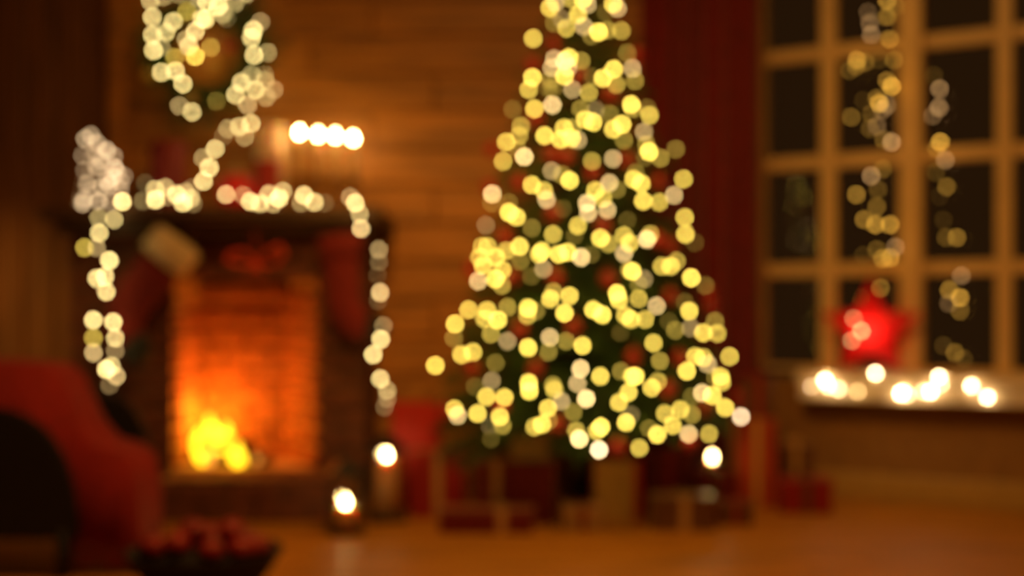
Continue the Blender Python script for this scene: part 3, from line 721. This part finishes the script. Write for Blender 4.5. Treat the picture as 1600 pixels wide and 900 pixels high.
# ------------------------------------------------------------------ lanterns
def lantern(px, pyb, w, h, cr, chh, label, clabel):
    Y = CH*F/(pyb-HZ); x = PX(px, Y)
    o = empty('lantern', (x, Y, 0), label, 'lantern', 'candle lanterns on the floor', rz=0.25)
    link('base', box_me('base', w, w, 0.02, 0.004), o, None, M_black)
    for sx in (-1, 1):
        for sy in (-1, 1):
            link('post', box_me('post', 0.008, 0.008, h-0.06), o, T(sx*(w/2-0.008), sy*(w/2-0.008), 0.02), M_black)
    link('top_plate', box_me('top_plate', w, w, 0.012, 0.003), o, T(0, 0, h-0.045), M_black)
    bm = bmesh.new(); bmesh.ops.create_cone(bm, cap_ends=True, segments=4, radius1=w*0.66, radius2=0.02, depth=0.05)
    bmesh.ops.rotate(bm, verts=bm.verts[:], cent=(0, 0, 0), matrix=Matrix.Rotation(PI/4, 3, 'Z'))
    link('roof', mesh_bm(bm, 'roof'), o, T(0, 0, h-0.008), M_black)
    link('ring', tube_me('ring', [(0.022*math.cos(2*PI*i/14), 0, h+0.035+0.022*math.sin(2*PI*i/14)) for i in range(15)], 0.003, 5, 1.0, Vector((0, 1, 0))), o, None, M_black)
    for k in range(4):
        a = k*PI/2
        link('glass', box_me('glass', w-0.026, 0.002, h-0.066), o, T((w/2-0.008)*math.cos(a), (w/2-0.008)*math.sin(a), 0.021, a+PI/2), M_lglass)
    c = empty('candle', (x, Y, 0.0205), clabel, 'candle', 'candles in the lanterns')
    link('wax', lathe_me('wax', [(0, 0), (cr, 0), (cr, chh-0.003), (cr*0.8, chh), (0.004, chh-0.006), (0, chh-0.006)], 20), c, None, M_wax)
    link('wick', lathe_me('wick', [(0, chh-0.008), (0.0013, chh-0.008), (0.001, chh+0.006), (0, chh+0.006)], 5), c, None, M_black)
    flame_small('flame', c, chh-0.002, 0.036, 0.010, 120.0)
lantern(540, 832, 0.135, 0.27, 0.036, 0.085, 'short black lantern with a lit candle standing nearest the hearth', 'lit ivory candle inside the short black lantern')
lantern(604, 812, 0.150, 0.34, 0.042, 0.235, 'taller black lantern with a lit candle beside the red gifts', 'tall lit ivory candle inside the taller lantern')

# ------------------------------------------------------------------ gifts
def gift(px0, px1, pyt, Y, dep, col, rib, label, base=0.0, ribpos=0.5, lid=True, bowk=True, rz=0.0, amt=0.1):
    x0, x1 = PX(px0, Y), PX(px1, Y); h = PZ(pyt, Y)-base; w = x1-x0
    mc = mat('paper_%02d%02d%02d' % tuple(int(c*99) for c in col), col, 0.45, noise=9, amt=amt)
    mr = mat('ribbon_%02d%02d%02d' % tuple(int(c*99) for c in rib), rib, 0.35, noise=9, amt=0.1)
    o = empty('gift_box', ((x0+x1)/2, Y+dep/2, base), label, 'gift', 'gifts under the tree', rz)
    hl = min(0.045, h*0.35) if lid else 0
    link('box', box_me('box', w-0.008, dep-0.008, h-(hl*0.5 if lid else 0), 0.003), o, None, mc)
    if lid: link('lid', box_me('lid', w, dep, hl, 0.003), o, T(0, 0, h-hl), mc)
    rw = min(0.035, w*0.14); e_ = 0.0025
    xr = (ribpos-0.5)*w
    bm = bmesh.new(); addbox(bm, xr-rw/2, xr+rw/2, -dep/2-e_, dep/2+e_, 0.001, h+e_)
    link('ribbon', mesh_bm(bm, 'ribbon'), o, None, mr)
    bm = bmesh.new(); addbox(bm, -w/2-e_, w/2+e_, -rw/2, rw/2, 0.001, h+e_)
    link('ribbon', mesh_bm(bm, 'ribbon'), o, None, mr)
    if bowk:
        for k in range(4):
            a = PI/4+k*PI/2; s = min(1.0, w/0.2)
            ca, sa = math.cos(a), math.sin(a)
            path = [(xr, 0, h+e_), (xr+0.025*ca*s, 0.025*sa*s, h+0.026*s), (xr+0.048*ca*s, 0.048*sa*s, h+0.024*s), (xr+0.045*ca*s, 0.045*sa*s, h+0.009*s), (xr, 0, h+0.006)]
            link('bow_loop', tube_me('bow_loop', path, [0.005*s, 0.011*s, 0.013*s, 0.011*s, 0.005*s], 6, 0.4), o, None, mr)
    return o
RED = (0.30, 0.012, 0.008); DRED = (0.15, 0.008, 0.008); KRAFT = (0.50, 0.28, 0.10); GOLD = (0.62, 0.36, 0.09); BROWN = (0.14, 0.055, 0.02)
CREAM = (0.6, 0.42, 0.2)
gift(685, 835, 800, 4.72, 0.20, DRED, KRAFT, 'flat dark red gift box lying frontmost on the floor', ribpos=0.66, bowk=False)
gift(742, 868, 722, 4.93, 0.12, DRED, KRAFT, 'upright dark red gift box with kraft ribbon behind the flat one', ribpos=0.26, bowk=False)
gift(800, 856, 668, 5.06, 0.14, (0.7, 0.42, 0.13), CREAM, 'tall gold paper gift box tucked under the lowest branches', lid=False, bowk=False)
gift(640, 728, 708, 5.09, 0.22, RED, KRAFT, 'red gift box with kraft ribbon beside the taller lantern', bowk=False)
gift(878, 945, 792, 4.80, 0.15, KRAFT, RED, 'small flat kraft gift box in front of the tree stand', bowk=False)
gift(928, 1003, 722, 4.99, 0.12, GOLD, (0.5, 0.015, 0.01), 'gold gift box with wide red ribbon at its edge', ribpos=0.92, lid=False, bowk=False)
gift(1008, 1084, 702, 5.13, 0.22, DRED, RED, 'tall very dark red gift box standing right behind the gold one', bowk=False)
gift(1020, 1120, 778, 4.78, 0.2, BROWN, KRAFT, 'low brown gift box with pale lid ribbon in the front row', ribpos=0.5, bowk=False)
b8 = gift(1088, 1150, 738, 5.10, 0.2, DRED, BROWN, 'dark red gift box with a candle glass standing on it', lid=False, bowk=False)
gift(1124, 1178, 786, 4.90, 0.14, BROWN, RED, 'small brown gift box with thin red ribbon in the front row', bowk=False)
b11 = gift(1152, 1214, 655, 5.36, 0.2, (0.42, 0.05, 0.012), GOLD, 'tall orange-red gift box with gold ribbon by the curtain', lid=False, bowk=False)
z11 = PZ(655, 5.36)+0.003
gift(1160, 1212, 592, 5.39, 0.14, BROWN, (0.4, 0.02, 0.01), 'brown gift box with red bow stacked on the tall orange-red one', base=z11, lid=False)
gift(1217, 1272, 696, 5.43, 0.14, BROWN, GOLD, 'brown gift box with gold bow under the window sill end', lid=True)
gift(1222, 1302, 752, 5.19, 0.19, RED, BROWN, 'flat red gift box at the end of the row below the window', bowk=False)
# red gift bag
bgY = 5.40
gb = empty('gift_bag', ((PX(615, bgY)+PX(690, bgY))/2, bgY, 0), 'tall bright red paper gift bag behind the lanterns', 'gift bag')
bwid = PX(690, bgY)-PX(615, bgY); bhh = PZ(628, bgY)
M_bag = mat('bag_paper', (0.50, 0.015, 0.01), 0.55, noise=7, amt=0.15)
bm = bmesh.new()
lo_ = [(-bwid/2, -0.05), (bwid/2, -0.05), (bwid/2, 0.05), (-bwid/2, 0.05)]
ins = [(-bwid/2+.004, -0.046), (bwid/2-.004, -0.046), (bwid/2-.004, 0.046), (-bwid/2+.004, 0.046)]
A = [bm.verts.new((a, b, 0)) for a, b in lo_]; B = [bm.verts.new((a*1.03, b*1.05, bhh)) for a, b in lo_]
C_ = [bm.verts.new((a*1.03, b*1.05, bhh)) for a, b in ins]; D = [bm.verts.new((a, b, 0.004)) for a, b in ins]
bm.faces.new(A[::-1]); bm.faces.new(D)
for i in range(4):
    j = (i+1) % 4
    bm.faces.new((A[i], A[j], B[j], B[i])); bm.faces.new((B[i], B[j], C_[j], C_[i])); bm.faces.new((C_[i], C_[j], D[j], D[i]))
link('bag', mesh_bm(bm, 'bag'), gb, None, M_bag)
for s in (-1, 1):
    link('handle', tube_me('handle', [(0.06*math.cos(PI*i/8), s*0.05, bhh-0.02+0.075*math.sin(PI*i/8)) for i in range(9)], 0.004, 6), gb, None, M_brass)
# candle glass
cgY = 5.2; cz = PZ(738, 5.10)+0.004
cg = empty('candle_glass', (PX(1113, cgY), cgY, cz), 'small clear candle glass standing on a dark red gift', 'candle glass')
link('cup', lathe_me('cup', [(0.032, 0.0), (0.036, 0.004), (0.042, 0.085), (0.040, 0.085), (0.034, 0.006), (0, 0.006)], 20), cg, None, M_lglass)
tc_ = empty('candle', (PX(1113, cgY), cgY, cz+0.0075), 'lit tea candle inside the small glass on a gift', 'candle')
link('wax', lathe_me('wax', [(0, 0), (0.030, 0), (0.031, 0.024), (0, 0.023)], 18), tc_, None, M_wax)
link('wick', lathe_me('wick', [(0, 0.02), (0.0012, 0.02), (0.001, 0.032), (0, 0.032)], 5), tc_, None, M_black)
flame_small('flame', tc_, 0.026, 0.036, 0.0095, 100.0)

# ------------------------------------------------------------------ red star on the sill
sp = WP(1360, 519, -0.06)
star = empty('paper_star', (sp.x, sp.y, SILL_Z), 'red five-pointed paper star standing on the window sill', 'star', rz=ANG)
M_star = mat('star_paper', (0.72, 0.012, 0.012), 0.5, noise=6, amt=0.1)
nt_ = M_star.node_tree; pb_ = nt_.nodes['Principled BSDF']
tr_ = nt_.nodes.new('ShaderNodeBsdfTranslucent'); tr_.inputs[0].default_value = (0.75, 0.02, 0.02, 1)
mxs = nt_.nodes.new('ShaderNodeMixShader'); mxs.inputs[0].default_value = 0.45
nt_.links.new(pb_.outputs[0], mxs.inputs[1]); nt_.links.new(tr_.outputs[0], mxs.inputs[2]); nt_.links.new(mxs.outputs[0], nt_.nodes['Material Output'].inputs[0])
sl_ = bpy.data.lights.new('star_fill', 'POINT'); sl_.energy = 0.75; sl_.color = (1.0, 0.55, 0.3); sl_.shadow_soft_size = 0.015  # point light added inside the star to brighten its paper
slo = bpy.data.objects.new('star_fill', sl_); COL.objects.link(slo); slo.location = (sp.x, sp.y, SILL_Z+0.19)
Ro, Ri = 0.24, 0.108
zc = Ro*math.cos(PI/5)+0.001
def facet(i):
    bm = bmesh.new()
    a = PI/2+2*PI*i/5
    tip = Vector((Ro*math.cos(a), 0, zc+Ro*math.sin(a)))
    l = Vector((Ri*math.cos(a+PI/5), 0, zc+Ri*math.sin(a+PI/5))); r_ = Vector((Ri*math.cos(a-PI/5), 0, zc+Ri*math.sin(a-PI/5)))
    for sgn in (-1, 1):
        c = Vector((0, sgn*0.05, zc))
        quad(bm, tip, l, c); quad(bm, tip, c, r_)
    bmesh.ops.remove_doubles(bm, verts=bm.verts[:], dist=1e-5)
    return mesh_bm(bm, 'point')
for i in range(5): link('point', facet(i), star, None, M_star)
for px, py, b in ((1346, 517, 2.2), (1331, 532, 1.5), (1334, 498, 1.2)):
    q = star.matrix_basis.inverted() if False else (Matrix.Translation(star.location) @ Matrix.Rotation(ANG, 4, 'Z')).inverted()
    p = q @ WP(px, py, -0.115)
    link('bulb', bulb_mesh(b, 'p', 5.4), star, T(p.x, p.y, p.z))

# ------------------------------------------------------------------ armchair and throw at the near left
CYn, CYf_ = 3.92, 4.40
ax0, ax1 = PX(-175, CYn), PX(121, CYn)
chair = empty('armchair', ((ax0+ax1)/2, (CYn+CYf_)/2, 0), 'black wicker armchair with rounded sides under a red throw', 'armchair')
cx_ = (ax0+ax1)/2; hw_ = (ax1-ax0)/2; cyc = (CYn+CYf_)/2
ztop = PZ(636, CYn)
def arch(hw, zt_, z0, k=2.4, n=20):
    return [(-hw, z0)]+[(-hw*math.copysign(abs(math.cos(PI*i/n))**(2/k), math.cos(PI*i/n)), z0+(zt_-z0)*abs(math.sin(PI*i/n))**(2/k)) for i in range(n+1)]+[(hw, z0)]
pn = arch(hw_, ztop, 0.13); pf = arch(hw_, ztop+0.02, 0.13, 3.6)
for Yq in (CYn, CYf_):
    link('side_panel', poly_prism_me('side_panel', (pf if Yq > 4.2 else pn)[1:-1], 0.045, 0.008), chair, T(0.10 if Yq > 4.2 else 0, Yq-cyc, 0), M_dark)
for sx in (-1, 1):
    for sy in (-1, 1):
        link('leg', lathe_me('leg', [(0, 0), (0.018, 0), (0.026, 0.16), (0, 0.16)], 10), chair, T(sx*(hw_-0.045), sy*((CYf_-CYn)/2), 0), M_dark)
link('seat', box_me('seat', 2*hw_-0.06, CYf_-CYn-0.05, 0.09, 0.02, 2), chair, T(0, 0, 0.22), M_dark)
link('cushion', box_me('cushion', 2*hw_-0.10, CYf_-CYn-0.07, 0.14, 0.05, 3), chair, T(0, 0, 0.31), mat('cushion_red', (0.16, 0.008, 0.006), 0.9, noise=20, amt=0.2))
link('backrest', box_me('backrest', 0.13, CYf_-CYn-0.06, 0.5, 0.05, 3), chair, T(-hw_+0.09, 0, 0.33, 0, 0, -0.12), M_dark)
# throw: a thick cloth with folds, lying over the chair and falling to the floor
prof = [(-160, 552), (-90, 556), (-20, 563), (50, 566), (95, 571), (118, 590), (134, 630), (150, 668), (172, 694), (205, 703), (226, 716), (235, 760), (238, 820), (240, 893)]
bm = bmesh.new(); Ny = 16; g_ = []
ya, yb = CYn+0.045, CYn+0.30
for th in (0.0, 0.016):
    lay = []
    for j in range(-1, Ny+1):
        Yv = ya+(yb-ya)*max(j, 0)/Ny-(0.012 if j < 0 else 0); line = []
        for i, (px, py) in enumerate(prof):
            p = P(px, py, 4.0); p.x = PX(px, 4.10); s = i/(len(prof)-1)
            fold = 0.008*math.sin(j*1.35+i*0.5)+0.005*math.sin(j*2.9-i)-0.006
            dx = fold*(0.4+1.1*s); dz = fold*(1-s)*0.8
            if i >= 10: dz = 0
            if i >= len(prof)-1: p.z = 0.012+th*0
            # thickness goes inward (down-left)
            nx_, nz_ = (0, -1) if i < 5 else ((-0.85, -0.5) if i < 9 else ((0, -1) if i == 9 else (-1, 0)))
            line.append(bm.verts.new((p.x+dx+nx_*th, Yv+(th if j < 0 else 0), max(0.006, p.z+dz+nz_*th) if j >= 0 else (0.15 if i <= 5 else 0.02)+0.02*math.sin(i*1.7)**2)))
        lay.append(line)
    g_.append(lay)
n_ = len(prof)
for lay in g_:
    for j in range(Ny+1):
        for i in range(n_-1): bm.faces.new((lay[j][i], lay[j][i+1], lay[j+1][i+1], lay[j+1][i]))
a_, b_ = g_
for j in (0, Ny+1):
    for i in range(n_-1): bm.faces.new((a_[j][i], a_[j][i+1], b_[j][i+1], b_[j][i]))
for i in (0, n_-1):
    for j in range(Ny+1): bm.faces.new((a_[j][i], a_[j+1][i], b_[j+1][i], b_[j][i]))
tag(link('throw_blanket', mesh_bm(bm, 'throw_blanket', True), None, None, M_throw), 'thick red throw draped over the black armchair to the floor', 'blanket')

# ------------------------------------------------------------------ bowl of apples
bY = 3.62; bc = Vector((PX(320, bY), bY, 0)); brr = 120/F*bY
rz_ = PZ(858, bY)
tag(link('bowl', lathe_me('bowl', [(0, 0), (brr*0.55, 0), (brr*0.60, 0.012), (brr*0.92, rz_*0.75), (brr, rz_-0.006), (brr*1.01, rz_), (brr*0.97, rz_), (brr*0.88, rz_*0.78), (brr*0.55, 0.03), (0, 0.028)], 36), None, Matrix.Translation(bc), M_bowl), 'wide dark bowl of red apples on the floor at the front', 'bowl')
ar = 0.040
ap_me = lathe_me('fruit', [(0, -ar*0.82), (ar*0.35, -ar*0.90), (ar*0.78, -ar*0.6), (ar, -0.0), (ar*0.92, ar*0.5), (ar*0.55, ar*0.86), (ar*0.2, ar*0.82), (0, ar*0.62)], 20); ap_me.materials.append(M_apple)
st_me = tube_me('stem', [(0, 0, ar*0.6), (0.002, 0, ar*0.9), (0.006, 0, ar*1.15)], 0.0018, 5); st_me.materials.append(M_stem)
AP = [(302, 832, 3.62, 'topmost red apple on the bowl, on the side nearer the armchair'), (362, 832, 3.62, 'topmost red apple on the bowl, on the side nearer the gifts'),
      (276, 852, 3.56, 'red apple in the bowl, front row, closest to the armchair'), (330, 862, 3.53, 'red apple in the middle of the front row in the bowl'), (376, 860, 3.56, 'red apple in the bowl, front row, closest to the lanterns'),
      (240, 856, 3.66, 'red apple against the bowl rim on the armchair side'), (402, 856, 3.66, 'red apple against the bowl rim on the gift side'), (332, 838, 3.72, 'red apple at the back of the bowl between the two topmost'), (286, 844, 3.70, 'red apple at the back of the bowl towards the armchair'), (384, 846, 3.74, 'red apple at the back of the bowl towards the hearth')]
for i, (px, py, Y, lb) in enumerate(AP):
    o = empty('apple', P(px, py, Y), lb, 'apple', 'apples in the bowl', rz=i*1.7)
    o.rotation_euler = (random.uniform(-.5, .5), random.uniform(-.5, .5), i)
    link('fruit', ap_me, o); link('stem', st_me, o)
